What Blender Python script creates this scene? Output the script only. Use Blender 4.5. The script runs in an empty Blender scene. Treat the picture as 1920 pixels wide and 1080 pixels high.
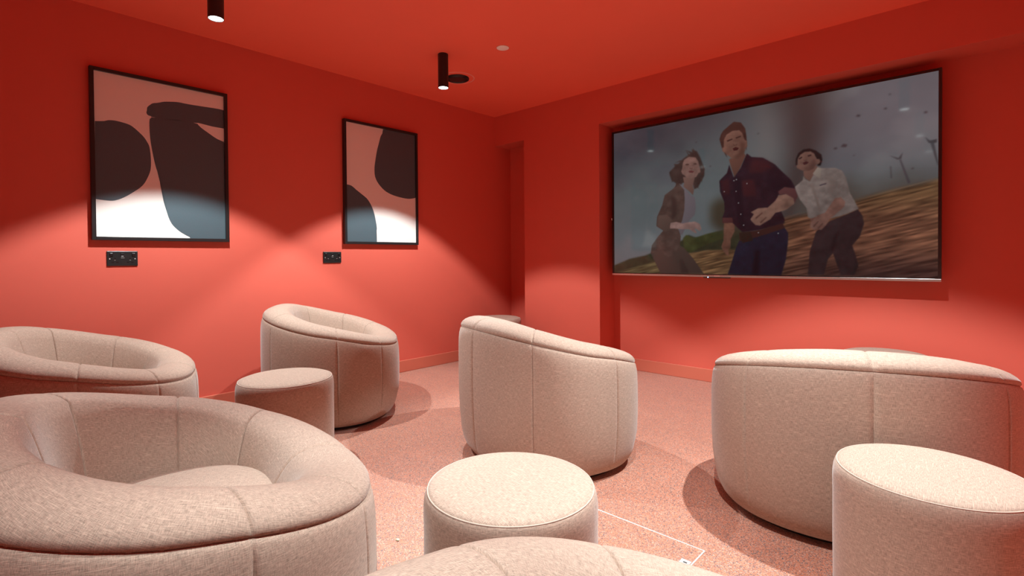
import bpy, bmesh, math, random
import numpy as np
from mathutils import Matrix, Vector

S = bpy.context.scene
COL = S.collection
rnd = random.Random(7)

# ------------------------------------------------------------------ camera
F_PX, PP_Y = 959.63, 495.25
cam_data = bpy.data.cameras.new('camera')
cam = bpy.data.objects.new('camera', cam_data)
COL.objects.link(cam)
right = Vector((0.73271247, 0.68049899, -0.00731816))
up = Vector((-0.00364403, 0.0146765, 0.99988565))
fwd = Vector((-0.68052858, 0.73260202, -0.01323341))
M = Matrix.Identity(4)
for i in range(3):
    M[i][0], M[i][1], M[i][2] = right[i], up[i], -fwd[i]
M[0][3], M[1][3], M[2][3] = 3.7259, -3.7622, 0.99
cam.matrix_world = M
cam_data.sensor_width = 36.0
cam_data.lens = F_PX / 1920 * 36.0
cam_data.shift_y = (PP_Y - 540) / 1920
cam_data.clip_start = 0.02
S.camera = cam

# ------------------------------------------------------------------ world, exposure, light levels
world = bpy.data.worlds.new('world'); S.world = world
world.use_nodes = True
world.node_tree.nodes['Background'].inputs[0].default_value = (0, 0, 0, 1)
world.node_tree.nodes['Background'].inputs[1].default_value = 0.0
S.view_settings.view_transform = 'Standard'
S.view_settings.look = 'None'
S.view_settings.gamma = 1.0
S.view_settings.use_curve_mapping = False
EXPO = 0.0
S.view_settings.exposure = EXPO
SPOT_W = [158, 158, 275, 170, 95]
SPOT_COL = (0.90, 0.99, 0.99)
SPOT_ANGLES = [98, 98, 100, 80, 88]      # beam widths tuned lamp by lamp to shape the light pools
SPOT_BLENDS = [0.2, 0.2, 0.25, 0.5, 0.5]
S.cycles.diffuse_bounces = 8
S.cycles.max_bounces = 12
# the spots: x, y of each surface-mounted cylinder, all 2.2 m to the lens
ZC = 2.4334
SPOTS = [(0.893, -1.415), (0.889, -2.875), (3.216, -1.37), (3.217, -2.68), (3.217, -3.79)]

# ------------------------------------------------------------------ helpers
def link(name, me, mat=None, parent=None):
    o = bpy.data.objects.new(name, me)
    COL.objects.link(o)
    if mat is not None and me is not None:
        if len(me.materials) == 0: me.materials.append(mat)
    if parent is not None: o.parent = parent
    return o
def finish(bm, name, mat, parent=None, smooth=False):
    bmesh.ops.recalc_face_normals(bm, faces=bm.faces[:])
    me = bpy.data.meshes.new(name)
    bm.to_mesh(me); bm.free()
    if smooth:
        for p in me.polygons: p.use_smooth = True
    return link(name, me, mat, parent)
def thing(name, label, cat, loc=(0, 0, 0), rz=0.0, group=None):
    o = bpy.data.objects.new(name, None); COL.objects.link(o)
    o.location = loc; o.rotation_euler = (0, 0, rz)
    o.empty_display_size = 0.1
    return tag(o, label, cat, group)
def tag(o, label, cat, group=None):
    o['label'] = label; o['category'] = cat
    if group: o['group'] = group
    return o
def struct(o):
    o['kind'] = 'structure'; return o
def box(bm, x0, x1, y0, y1, z0, z1, bev=0.0, seg=2):
    vs = [bm.verts.new((x, y, z)) for x in (x0, x1) for y in (y0, y1) for z in (z0, z1)]
    idx = [(0, 1, 3, 2), (4, 6, 7, 5), (0, 4, 5, 1), (2, 3, 7, 6), (0, 2, 6, 4), (1, 5, 7, 3)]
    fs = [bm.faces.new([vs[i] for i in f]) for f in idx]
    if bev > 0:
        es = list({e for f in fs for e in f.edges})
        bmesh.ops.bevel(bm, geom=es, offset=bev, segments=seg, affect='EDGES', profile=0.5)
def boxo(name, mat, dims, parent=None, bev=0.0, seg=2):
    bm = bmesh.new(); box(bm, *dims, bev=bev, seg=seg)
    return finish(bm, name, mat, parent)
def lathe(bm, prof, n=48, cx=0, cy=0, closed=False):
    rings = []
    for r, z in prof:
        if r < 1e-6: rings.append([bm.verts.new((cx, cy, z))])
        else: rings.append([bm.verts.new((cx + r*math.cos(2*math.pi*i/n), cy + r*math.sin(2*math.pi*i/n), z)) for i in range(n)])
    for a, b in zip(rings[:-1], rings[1:]):
        for i in range(n):
            j = (i+1) % n
            if len(a) == 1 and len(b) == 1: continue
            if len(a) == 1: bm.faces.new((a[0], b[i], b[j]))
            elif len(b) == 1: bm.faces.new((a[i], a[j], b[0]))
            else: bm.faces.new((a[i], a[j], b[j], b[i]))

# ------------------------------------------------------------------ materials
def nodes(name):
    m = bpy.data.materials.new(name); m.use_nodes = True
    nt = m.node_tree; nt.nodes.clear()
    out = nt.nodes.new('ShaderNodeOutputMaterial'); b = nt.nodes.new('ShaderNodeBsdfPrincipled')
    nt.links.new(b.outputs[0], out.inputs[0])
    def N(t, **k):
        n = nt.nodes.new(t)
        for a, v in k.items():
            if a.startswith('i_'):
                n.inputs[a[2:]].default_value = v
            else: setattr(n, a, v)
        return n
    return m, nt, b, N, nt.links.new
def simple(name, col, rough=0.5, metal=0.0, spec=0.5, noise=0.0, scale=60, bump=0.0):
    m, nt, b, N, L = nodes(name)
    b.inputs['Base Color'].default_value = (*col, 1)
    b.inputs['Roughness'].default_value = rough
    b.inputs['Metallic'].default_value = metal
    b.inputs['Specular IOR Level'].default_value = spec
    tc = N('ShaderNodeTexCoord'); n = N('ShaderNodeTexNoise'); n.inputs['Scale'].default_value = scale
    L(tc.outputs['Object'], n.inputs['Vector'])
    if noise:
        mx = N('ShaderNodeMix', data_type='RGBA', blend_type='MULTIPLY'); mx.inputs[0].default_value = 1
        mx.inputs[6].default_value = (*col, 1)
        mr = N('ShaderNodeMapRange'); mr.inputs[3].default_value = 1-noise; mr.inputs[4].default_value = 1+noise
        L(n.outputs[0], mr.inputs[0]); L(mr.outputs[0], mx.inputs[7]); L(mx.outputs[2], b.inputs['Base Color'])
    if bump:
        bp = N('ShaderNodeBump'); bp.inputs['Strength'].default_value = bump; bp.inputs['Distance'].default_value = 0.001
        L(n.outputs[0], bp.inputs['Height']); L(bp.outputs[0], b.inputs['Normal'])
    return m
def emis(name, col, strength):
    m, nt, b, N, L = nodes(name)
    b.inputs['Base Color'].default_value = (0, 0, 0, 1)
    b.inputs['Emission Color'].default_value = (*col, 1)
    b.inputs['Emission Strength'].default_value = strength
    return m

WALL_RGB = (0.67, 0.128, 0.088)
def paint(name, col, rough=0.5):
    m, nt, b, N, L = nodes(name)
    tc = N('ShaderNodeTexCoord')
    big = N('ShaderNodeTexNoise'); big.inputs['Scale'].default_value = 1.7; big.inputs['Detail'].default_value = 3
    fine = N('ShaderNodeTexNoise'); fine.inputs['Scale'].default_value = 260; fine.inputs['Detail'].default_value = 3
    L(tc.outputs['Object'], big.inputs['Vector']); L(tc.outputs['Object'], fine.inputs['Vector'])
    mr = N('ShaderNodeMapRange'); mr.inputs[3].default_value = 0.96; mr.inputs[4].default_value = 1.04
    L(big.outputs[0], mr.inputs[0])
    mx = N('ShaderNodeMix', data_type='RGBA', blend_type='MULTIPLY'); mx.inputs[0].default_value = 1
    mx.inputs[6].default_value = (*col, 1); L(mr.outputs[0], mx.inputs[7]); L(mx.outputs[2], b.inputs['Base Color'])
    bp = N('ShaderNodeBump'); bp.inputs['Strength'].default_value = 0.12; bp.inputs['Distance'].default_value = 0.0006
    L(fine.outputs[0], bp.inputs['Height']); L(bp.outputs[0], b.inputs['Normal'])
    b.inputs['Roughness'].default_value = rough
    b.inputs['Specular IOR Level'].default_value = 0.35
    return m
M_WALL = paint('red_matt_wall_paint', WALL_RGB, 0.55)
M_CEIL = paint('red_paint_uplit_ceiling', (0.93, 0.17, 0.105), 0.6)  # same red paint as the walls, colour brightened to stand in for uplight
M_SKIRT = paint('red_gloss_skirting_paint', (0.60, 0.165, 0.105), 0.35)
M_RING = paint('pale_red_filler_ring', (0.90, 0.38, 0.31), 0.5)

# speckled rubber-crumb floor covering
m, nt, b, N, L = nodes('speckled_terracotta_floor'); M_FLOOR = m
tc = N('ShaderNodeTexCoord')
v = N('ShaderNodeTexVoronoi'); v.inputs['Scale'].default_value = 370
L(tc.outputs['Object'], v.inputs['Vector'])
sep = N('ShaderNodeSeparateColor'); L(v.outputs['Color'], sep.inputs[0])
r = N('ShaderNodeValToRGB'); L(sep.outputs[0], r.inputs[0]); r.color_ramp.interpolation = 'CONSTANT'
els = [(0.0, (0.10, 0.085, 0.09)), (0.11, (0.22, 0.12, 0.10)), (0.28, (0.50, 0.165, 0.085)), (0.50, (0.56, 0.215, 0.125)), (0.74, (0.50, 0.25, 0.18)), (0.93, (0.60, 0.38, 0.30))]
r.color_ramp.elements[0].position = 0; r.color_ramp.elements[0].color = (*els[0][1], 1)
r.color_ramp.elements[1].position = els[1][0]; r.color_ramp.elements[1].color = (*els[1][1], 1)
for p_, c_ in els[2:]:
    e = r.color_ramp.elements.new(p_); e.color = (*c_, 1)
n2 = N('ShaderNodeTexNoise'); n2.inputs['Scale'].default_value = 9; L(tc.outputs['Object'], n2.inputs['Vector'])
mr = N('ShaderNodeMapRange'); mr.inputs[3].default_value = 0.9; mr.inputs[4].default_value = 1.1; L(n2.outputs[0], mr.inputs[0])
mx = N('ShaderNodeMix', data_type='RGBA', blend_type='MULTIPLY'); mx.inputs[0].default_value = 1
L(r.outputs[0], mx.inputs[6]); L(mr.outputs[0], mx.inputs[7]); L(mx.outputs[2], b.inputs['Base Color'])
bp = N('ShaderNodeBump'); bp.inputs['Strength'].default_value = 0.35; bp.inputs['Distance'].default_value = 0.001
L(v.outputs['Distance'], bp.inputs['Height']); L(bp.outputs[0], b.inputs['Normal'])
b.inputs['Roughness'].default_value = 0.55; b.inputs['Specular IOR Level'].default_value = 0.45
b.inputs['Sheen Weight'].default_value = 0.4; b.inputs['Sheen Roughness'].default_value = 0.45

# slubby linen-look upholstery; UV in metres
def linen(name, base, rot=0.0, sheen=0.25):
    m, nt, b, N, L = nodes(name)
    uv = N('ShaderNodeUVMap'); uv.uv_map = 'UVMap'
    def streak(sx, sy, det, rz):
        mp = N('ShaderNodeMapping'); mp.inputs['Scale'].default_value = (sx, sy, 1); mp.inputs['Rotation'].default_value = (0, 0, 0)
        pr = N('ShaderNodeMapping'); pr.inputs['Rotation'].default_value = (0, 0, rz)
        L(uv.outputs[0], pr.inputs['Vector']); L(pr.outputs[0], mp.inputs['Vector'])
        n = N('ShaderNodeTexNoise'); n.inputs['Scale'].default_value = 1; n.inputs['Detail'].default_value = det
        L(mp.outputs[0], n.inputs['Vector']); return n
    a = streak(75, 800, 2, rot); c = streak(900, 85, 2, rot); d = streak(600, 600, 2, rot); g = streak(18, 380, 2, rot)
    c2_ = N('ShaderNodeMath', operation='MULTIPLY'); c2_.inputs[1].default_value = 0.9; L(c.outputs[0], c2_.inputs[0])
    mxa = N('ShaderNodeMath', operation='MULTIPLY_ADD'); mxa.inputs[1].default_value = 1.1; L(a.outputs[0], mxa.inputs[0]); L(c2_.outputs[0], mxa.inputs[2])
    mxb = N('ShaderNodeMath', operation='MULTIPLY_ADD'); mxb.inputs[1].default_value = 0.5; L(d.outputs[0], mxb.inputs[0]); L(mxa.outputs[0], mxb.inputs[2])
    mr = N('ShaderNodeMapRange'); mr.inputs[1].default_value = 0.97; mr.inputs[2].default_value = 1.53
    L(mxb.outputs[0], mr.inputs[0])
    r = N('ShaderNodeValToRGB'); L(mr.outputs[0], r.inputs[0])
    dk = tuple(x*0.62 for x in base); lt = tuple(min(1, x*1.32) for x in base)
    r.color_ramp.elements[0].color = (*dk, 1); r.color_ramp.elements[1].color = (*lt, 1)
    # pale slub threads
    sl = N('ShaderNodeMapRange'); sl.inputs[1].default_value = 0.60; sl.inputs[2].default_value = 0.72; L(g.outputs[0], sl.inputs[0])
    mx = N('ShaderNodeMix', data_type='RGBA'); L(sl.outputs[0], mx.inputs[0]); L(r.outputs[0], mx.inputs[6])
    mx.inputs[7].default_value = (*[min(1, x*1.35) for x in base], 1)
    L(mx.outputs[2], b.inputs['Base Color'])
    bp = N('ShaderNodeBump'); bp.inputs['Strength'].default_value = 0.25; bp.inputs['Distance'].default_value = 0.0006
    L(mxb.outputs[0], bp.inputs['Height']); L(bp.outputs[0], b.inputs['Normal'])
    b.inputs['Roughness'].default_value = 0.85; b.inputs['Specular IOR Level'].default_value = 0.2
    b.inputs['Sheen Weight'].default_value = sheen; b.inputs['Sheen Roughness'].default_value = 0.4
    return m
FAB = (0.42, 0.312, 0.245)
M_FAB = linen('beige_linen_upholstery', FAB)
M_FABR = linen('beige_linen_on_the_bias', FAB, 0.35)
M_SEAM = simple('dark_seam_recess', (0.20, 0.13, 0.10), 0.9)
M_WELT = simple('pale_welt_cord', (0.50, 0.39, 0.32), 0.8, noise=0.1, scale=300)
M_BASE = simple('black_plinth', (0.012, 0.01, 0.01), 0.7)
M_BLACK = simple('black_powder_coat', (0.016, 0.014, 0.015), 0.42, noise=0.1)
M_FRAME = simple('black_picture_frame', (0.014, 0.015, 0.016), 0.35, noise=0.15, scale=30)
M_PAPER = simple('off_white_print_paper', (0.80, 0.78, 0.74), 0.6, noise=0.02, scale=400, bump=0.2)
M_INK = simple('charcoal_blue_printed_ink', (0.066, 0.105, 0.125), 0.45, noise=0.25, scale=500, bump=0.4)
M_LAMP = emis('lamp_lens_light', (0.90, 1.0, 0.98), 12.0)
M_WHITE = simple('white_plastic_cover', (0.93, 0.90, 0.87), 0.5)
M_METAL = simple('brushed_silver', (0.62, 0.60, 0.60), 0.3, 1.0, noise=0.06, scale=90)
M_STEEL = simple('bright_aluminium_trim', (0.86, 0.90, 0.88), 0.35, 0.6, noise=0.1, scale=120)
M_BEZEL = simple('black_gloss_bezel', (0.012, 0.012, 0.013), 0.2)
M_BEZELSIDE = simple('dark_brushed_bezel', (0.06, 0.05, 0.05), 0.35, 0.7)
M_SOCK = simple('black_nickel_plate', (0.045, 0.06, 0.062), 0.3, 0.75, noise=0.12, scale=40)
M_SOCKB = simple('black_plastic_insert', (0.006, 0.006, 0.007), 0.35)
M_PRINTW = simple('pale_printed_mark', (0.55, 0.60, 0.58), 0.6)
M_LED = emis('blue_standby_light', (0.25, 0.5, 1.0), 8.0)
M_CRUMB = simple('pale_green_crumb', (0.62, 0.70, 0.48), 0.7, noise=0.2)

# ------------------------------------------------------------------ room shell
W, YF, YB = 4.42, -5.15, 0.2336
XC0, XC1, ZBEAM = 0.4015, 1.2665, 2.1365
floor = struct(boxo('floor', M_FLOOR, (-0.1, W+0.1, YF-0.1, YB+0.1, -0.1, 0.0)))
ceil = struct(boxo('ceiling', M_CEIL, (-0.1, W+0.1, YF-0.1, YB+0.1, ZC, ZC+0.1)))
struct(boxo('wall_left', M_WALL, (-0.1, 0.0, YF-0.1, YB+0.1, 0.0, ZC)))
struct(boxo('wall_right', M_WALL, (W, W+0.1, YF-0.1, YB+0.1, 0.0, ZC)))
struct(boxo('wall_front', M_WALL, (0.0, W, YF-0.1, YF, 0.0, ZC)))
wb = struct(boxo('wall_back', M_WALL, (0.0, W, YB, YB+0.1, 0.0, ZC)))
struct(boxo('wall_pier', M_WALL, (XC0, XC1, 0.0, YB, 0.0, ZBEAM)))
struct(boxo('wall_bulkhead', M_WALL, (0.0, W, 0.0, YB, ZBEAM, ZC)))
# skirting boards with a small rounded top edge
def skirt(name, dims):
    bm = bmesh.new(); box(bm, *dims, bev=0.004, seg=2)
    return struct(finish(bm, name, M_SKIRT))
BH, BT = 0.1016, 0.014
skirt('baseboard_left', (0.0, BT, YF, YB, 0.0, BH))
skirt('baseboard_back', (XC1, W, YB-BT, YB, 0.0, BH))
skirt('baseboard_pier', (XC0-BT, XC1+BT, -BT, 0.0, 0.0, BH))
skirt('baseboard_alcove', (BT, XC0, YB-BT, YB, 0.0, BH))
skirt('baseboard_right', (W-BT, W, YF, YB-BT, 0.0, BH))
skirt('baseboard_front', (BT, W-BT, YF, YF+BT, 0.0, BH))
PICTURE = [
 ((52,56,40),4,[(0.001,0.0526),(0.0698,0.0994),(0.1354,0.1216),(0.207,0.1646),(0.2834,0.2193),(0.3079,0.2534),(0.3399,0.2304),(0.3865,0.2552),(0.4315,0.2725),(0.475,0.2825),(0.5171,0.2466),(0.517,0.1553),(0.371,0.1527),(0.2749,0.1267),(0.0008,-0.0025)]),
 ((62,68,40),3,[(0.2875,0.2334),(0.2998,0.2539),(0.324,0.2313),(0.3478,0.2411),(0.3712,0.2535),(0.4017,0.2651),(0.4352,0.2762),(0.4352,0.2251),(0.3711,0.1873),(0.3158,0.1401),(0.2915,0.1549)]),
 ((66,62,50),22,[(0.3867,0.4334),(0.4169,0.4768),(0.4609,0.4634),(0.5172,0.3899),(0.5171,0.2466),(0.4167,0.2668),(0.3866,0.3238)]),
 ((84,80,84),2,[(0.9154,0.5922),(0.9192,0.5956),(0.9405,0.4727),(0.9348,0.4683)]),
 ((88,84,88),2,[(0.8917,0.62),(0.9139,0.6013),(0.9236,0.6282),(0.9202,0.5953),(0.9115,0.5931)]),
 ((80,78,82),2,[(0.9821,0.6605),(0.9903,0.6603),(0.9986,0.5614),(0.9986,0.5405)]),
 ((80,78,82),2,[(0.9706,0.6903),(0.9821,0.669),(0.9966,0.6721),(0.9957,0.6545),(0.9794,0.657)]),
 ((88,86,88),2,[(0.8943,0.5642),(0.8977,0.5634),(0.8998,0.5024),(0.8958,0.5032)]),
 ((72,66,70),2.5,[(0.8133,0.8429),(0.8181,0.8525),(0.8253,0.8469),(0.8224,0.8387)]),
 ((72,66,70),2.5,[(0.8794,0.8577),(0.8829,0.865),(0.8882,0.8607),(0.8861,0.8545)]),
 ((72,66,70),2.5,[(0.968,0.807),(0.9716,0.815),(0.9772,0.8105),(0.975,0.8037)]),
 ((72,66,70),2.5,[(0.6804,0.7434),(0.6834,0.7492),(0.6879,0.7461),(0.6861,0.7412)]),
 ((72,66,70),2.5,[(0.6468,0.8881),(0.6499,0.8938),(0.6545,0.8904),(0.6527,0.8855)]),
 ((72,66,70),2.5,[(0.5411,0.8349),(0.5438,0.8397),(0.5479,0.8369),(0.5463,0.8328)]),
 ((72,66,70),2.5,[(0.7753,0.6944),(0.7824,0.709),(0.7931,0.7015),(0.7889,0.6891)]),
 ((72,66,70),2.5,[(0.7566,0.6871),(0.7611,0.6963),(0.7678,0.6916),(0.7651,0.6839)]),
 ((72,66,70),2.5,[(0.8906,0.9264),(0.8931,0.9314),(0.8968,0.9283),(0.8954,0.924)]),
 ((72,66,70),2.5,[(0.6614,0.9436),(0.665,0.9503),(0.6705,0.9461),(0.6683,0.9404)]),
 ((72,66,70),2.5,[(0.9415,0.5394),(0.9443,0.5459),(0.9486,0.543),(0.9469,0.5376)]),
 ((72,66,70),2.5,[(0.3831,0.6778),(0.3861,0.6831),(0.3907,0.6805),(0.3889,0.676)]),
 ((72,66,70),2.5,[(0.6743,0.818),(0.6773,0.8238),(0.6819,0.8205),(0.6801,0.8156)]),
 ((72,66,70),2.5,[(0.7108,0.8431),(0.7131,0.8475),(0.7166,0.845),(0.7152,0.8411)]),
 ((72,66,70),2.5,[(0.6375,0.9653),(0.6407,0.9709),(0.6453,0.9673),(0.6434,0.9625)]),
 ((72,66,70),2.5,[(0.8062,0.6394),(0.8084,0.6439),(0.8116,0.6417),(0.8103,0.6379)]),
 ((72,66,70),2.5,[(0.3327,0.8426),(0.3359,0.8478),(0.3406,0.8448),(0.3387,0.8403)]),
 ((72,66,70),2.5,[(0.4431,0.9982),(0.446,1.003),(0.4504,0.9998),(0.4486,0.9957)]),
 ((70,56,52),2.5,[(0.2348,0.6745),(0.2574,0.7095),(0.2524,0.7234),(0.2697,0.7211),(0.2844,0.7453),(0.3061,0.7692),(0.3157,0.7767),(0.299,0.8027),(0.3228,0.7831),(0.3205,0.8036),(0.3392,0.7854),(0.3508,0.7456),(0.3586,0.7069),(0.3668,0.6683),(0.3658,0.6238),(0.3529,0.5855),(0.3436,0.5544),(0.3295,0.5445),(0.3211,0.5998),(0.2866,0.5938),(0.2694,0.5633),(0.2596,0.5989),(0.2447,0.6145),(0.2373,0.6501)]),
 ((118,90,82),1.5,[(0.2876,0.6314),(0.2924,0.5928),(0.289,0.5682),(0.3105,0.5353),(0.3247,0.508),(0.3286,0.5405),(0.3239,0.5661),(0.332,0.6224)]),
 ((134,102,94),1.5,[(0.2868,0.7196),(0.2926,0.7433),(0.3109,0.758),(0.3345,0.7472),(0.3447,0.7184),(0.3507,0.6719),(0.352,0.6495),(0.3446,0.6445),(0.3367,0.6215),(0.3202,0.6182),(0.3011,0.6245),(0.2925,0.643),(0.2857,0.6502),(0.2809,0.6706),(0.2843,0.6841)]),
 ((92,66,60),1,[(0.2955,0.7109),(0.3022,0.7152),(0.3099,0.7117),(0.3099,0.7051),(0.3012,0.7037)]),
 ((92,66,60),1,[(0.326,0.7113),(0.3344,0.7126),(0.3391,0.7049),(0.3372,0.7004),(0.3288,0.7024)]),
 ((110,78,72),1,[(0.3117,0.688),(0.3184,0.6799),(0.3241,0.6836),(0.3212,0.676),(0.3146,0.6774)]),
 ((104,58,58),1,[(0.3084,0.6647),(0.3184,0.6683),(0.3287,0.6594),(0.325,0.652),(0.3117,0.6548)]),
 ((76,62,56),1.5,[(0.1586,0.1383),(0.1903,0.1856),(0.2515,0.2131),(0.2907,0.1692),(0.3241,0.1017),(0.3567,0.0193),(0.3636,0.0031),(0.2003,-0.0016),(0.1848,0.0504),(0.1691,0.1029)]),
 ((62,50,46),4,[(0.2711,0.0936),(0.2858,0.0978),(0.3097,0.0057),(0.2807,0.0049)]),
 ((112,104,110),1.5,[(0.2744,0.5919),(0.2938,0.559),(0.3153,0.5095),(0.3318,0.4904),(0.335,0.4239),(0.3316,0.383),(0.3102,0.3438),(0.2836,0.2537),(0.2615,0.2636),(0.2619,0.4672)]),
 ((82,66,60),1.5,[(0.2729,0.5922),(0.2923,0.5467),(0.2941,0.4794),(0.2921,0.4126),(0.2837,0.3463),(0.269,0.297),(0.2787,0.2456),(0.2762,0.1951),(0.2563,0.1278),(0.2287,0.1068),(0.1902,0.1551),(0.1586,0.1295),(0.164,0.191),(0.1904,0.2509),(0.2112,0.2886),(0.1828,0.3212),(0.1855,0.382),(0.2064,0.4577),(0.2168,0.5252),(0.2471,0.5587),(0.2646,0.587)]),
 ((66,52,48),6,[(0.2421,0.5212),(0.2619,0.4926),(0.2617,0.3824),(0.2417,0.3504),(0.2444,0.4184)]),
 ((92,75,68),4,[(0.1907,0.3902),(0.2267,0.3948),(0.2492,0.3497),(0.2367,0.3338),(0.2416,0.2906),(0.2163,0.2839),(0.1854,0.321)]),
 ((148,118,112),1.5,[(0.2392,0.3378),(0.2617,0.3417),(0.2861,0.3293),(0.3102,0.3354),(0.3316,0.3375),(0.3502,0.3193),(0.3552,0.2902),(0.3487,0.2726),(0.3394,0.2873),(0.3291,0.2922),(0.3385,0.2668),(0.3347,0.2604),(0.3102,0.2896),(0.2812,0.2918),(0.2566,0.298),(0.2366,0.2995)]),
 ((72,58,52),1.5,[(0.2588,0.6796),(0.2657,0.673),(0.2374,0.6928)]),
 ((72,58,52),1.5,[(0.2538,0.6382),(0.2607,0.6317),(0.2422,0.6022)]),
 ((72,58,52),1.5,[(0.2636,0.6024),(0.2705,0.596),(0.2571,0.5654)]),
 ((72,58,52),1.5,[(0.3544,0.6997),(0.3608,0.6933),(0.369,0.6556)]),
 ((72,58,52),1.5,[(0.352,0.6184),(0.3584,0.6122),(0.3575,0.5805)]),
 ((72,58,52),1.5,[(0.3356,0.564),(0.3422,0.5579),(0.3505,0.5409)]),
 ((72,58,52),1.5,[(0.3076,0.7688),(0.3142,0.7621),(0.2966,0.8092)]),
 ((72,58,52),1.5,[(0.3266,0.7805),(0.3331,0.7738),(0.3252,0.8139)]),
 ((72,58,52),1.5,[(0.2786,0.7425),(0.2854,0.7359),(0.2549,0.7313)]),
 ((104,72,62),1.5,[(0.4507,0.7073),(0.4568,0.6637),(0.4694,0.5908),(0.4869,0.6429),(0.5057,0.7169),(0.4993,0.7323)]),
 ((68,48,42),2,[(0.4188,0.8387),(0.4235,0.8658),(0.4313,0.887),(0.4519,0.9134),(0.4671,0.9318),(0.4896,0.9197),(0.5043,0.878),(0.5077,0.8311),(0.5092,0.794),(0.5077,0.7439),(0.5008,0.8056),(0.462,0.8541),(0.4364,0.8241),(0.4353,0.7819),(0.4456,0.718),(0.4389,0.7385),(0.427,0.7842)]),
 ((124,90,78),1.5,[(0.4338,0.8296),(0.4426,0.86),(0.462,0.8774),(0.4846,0.875),(0.4945,0.8535),(0.5028,0.8096),(0.5096,0.803),(0.5106,0.7707),(0.5047,0.7585),(0.4993,0.7277),(0.482,0.7071),(0.4619,0.7065),(0.4476,0.7316),(0.4384,0.7481),(0.4291,0.7618),(0.4281,0.783),(0.4338,0.7852)]),
 ((94,66,56),7,[(0.4895,0.8088),(0.5028,0.7958),(0.4993,0.7323),(0.482,0.7108),(0.4669,0.7127),(0.487,0.7448)]),
 ((70,50,44),1,[(0.4426,0.8242),(0.462,0.8317),(0.463,0.8239),(0.4467,0.8155)]),
 ((70,50,44),1,[(0.4721,0.8343),(0.4895,0.8402),(0.491,0.8324),(0.4751,0.826)]),
 ((96,66,58),1,[(0.463,0.7997),(0.471,0.7881),(0.48,0.7948),(0.476,0.7848),(0.466,0.7857)]),
 ((66,34,34),1,[(0.4629,0.7698),(0.473,0.7764),(0.484,0.7678),(0.479,0.7561),(0.467,0.7556)]),
 ((116,80,66),1.5,[(0.4339,0.3279),(0.4691,0.3245),(0.4691,0.2637),(0.4564,0.2176),(0.4563,0.1658),(0.4486,0.1519),(0.4501,0.1094),(0.4399,0.1237),(0.4306,0.1477),(0.4243,0.1717),(0.4317,0.2094)]),
 ((25,31,46),1.5,[(0.4841,0.2068),(0.5497,0.2398),(0.6187,0.2882),(0.6342,0.2431),(0.6329,0.1818),(0.6275,0.0942),(0.6186,0.0325),(0.6141,0.0014),(0.4459,0.0006),(0.4613,0.0858),(0.4715,0.1513)]),
 ((18,18,26),6,[(0.5353,0.1495),(0.5496,0.1491),(0.5472,0.0038),(0.5232,0.003)]),
 ((58,36,32),1.5,[(0.4841,0.2533),(0.5497,0.267),(0.6187,0.3014),(0.6231,0.2702),(0.5497,0.2289),(0.4866,0.202)]),
 ((44,34,28),1.5,[(0.4841,0.2533),(0.521,0.26),(0.5282,0.2046),(0.494,0.1924)]),
 ((42,30,38),1.5,[(0.5091,0.728),(0.5236,0.7032),(0.5593,0.6898),(0.5962,0.6408),(0.6187,0.5917),(0.6408,0.5478),(0.6561,0.4929),(0.6582,0.4406),(0.6452,0.4165),(0.6276,0.4453),(0.6052,0.4664),(0.6052,0.4133),(0.6142,0.368),(0.624,0.3229),(0.6231,0.301),(0.5497,0.267),(0.494,0.2573),(0.4615,0.3187),(0.4307,0.3216),(0.4282,0.3522),(0.436,0.3893),(0.435,0.4463),(0.4205,0.515),(0.4185,0.582),(0.431,0.6032),(0.4439,0.6242),(0.4517,0.6742),(0.4668,0.5913),(0.4894,0.647)]),
 ((66,36,40),9,[(0.526,0.6889),(0.5593,0.6808),(0.5916,0.6374),(0.5593,0.5998),(0.5115,0.6099)]),
 ((64,34,38),5,[(0.4918,0.5678),(0.5308,0.5694),(0.5403,0.4677),(0.4967,0.4745)]),
 ((60,34,38),5,[(0.4232,0.5811),(0.4516,0.585),(0.4541,0.4906),(0.4309,0.4943)]),
 ((34,26,34),5,[(0.4618,0.5923),(0.4869,0.5966),(0.5039,0.2797),(0.4816,0.2814)]),
 ((34,26,34),8,[(0.5686,0.562),(0.6052,0.5725),(0.6408,0.5217),(0.6187,0.4994),(0.5916,0.4864)]),
 ((92,58,58),1.5,[(0.6052,0.4841),(0.6232,0.5074),(0.6539,0.4933),(0.6608,0.4532),(0.6539,0.4153),(0.6408,0.4433),(0.6276,0.4672),(0.6075,0.466)]),
 ((84,50,50),1.5,[(0.4282,0.3522),(0.4616,0.3487),(0.4641,0.3203),(0.4297,0.3188)]),
 ((128,96,84),1.5,[(0.6061,0.4618),(0.6276,0.4672),(0.6495,0.4376),(0.6517,0.4069),(0.6276,0.3752),(0.5961,0.3613),(0.5824,0.3271),(0.5497,0.2924),(0.5354,0.2972),(0.5234,0.3221),(0.52,0.3334),(0.5307,0.3616),(0.521,0.3746),(0.545,0.3962),(0.5732,0.3953),(0.5961,0.4323)]),
 ((92,64,56),1.5,[(0.5354,0.341),(0.5568,0.3703),(0.5592,0.3656),(0.5378,0.3316)]),
 ((92,64,56),1.5,[(0.5497,0.3123),(0.5685,0.342),(0.5708,0.3373),(0.5521,0.3048)]),
 ((150,140,142),1,[(0.4653,0.5776),(0.4693,0.5768),(0.4693,0.5694),(0.4653,0.5701)]),
 ((150,140,142),1,[(0.4734,0.5826),(0.4774,0.5818),(0.4774,0.5743),(0.4734,0.5751)]),
 ((150,140,142),1,[(0.4723,0.511),(0.4763,0.5103),(0.4763,0.5028),(0.4723,0.5035)]),
 ((150,140,142),1,[(0.4798,0.439),(0.4838,0.4384),(0.4838,0.431),(0.4798,0.4315)]),
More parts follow.
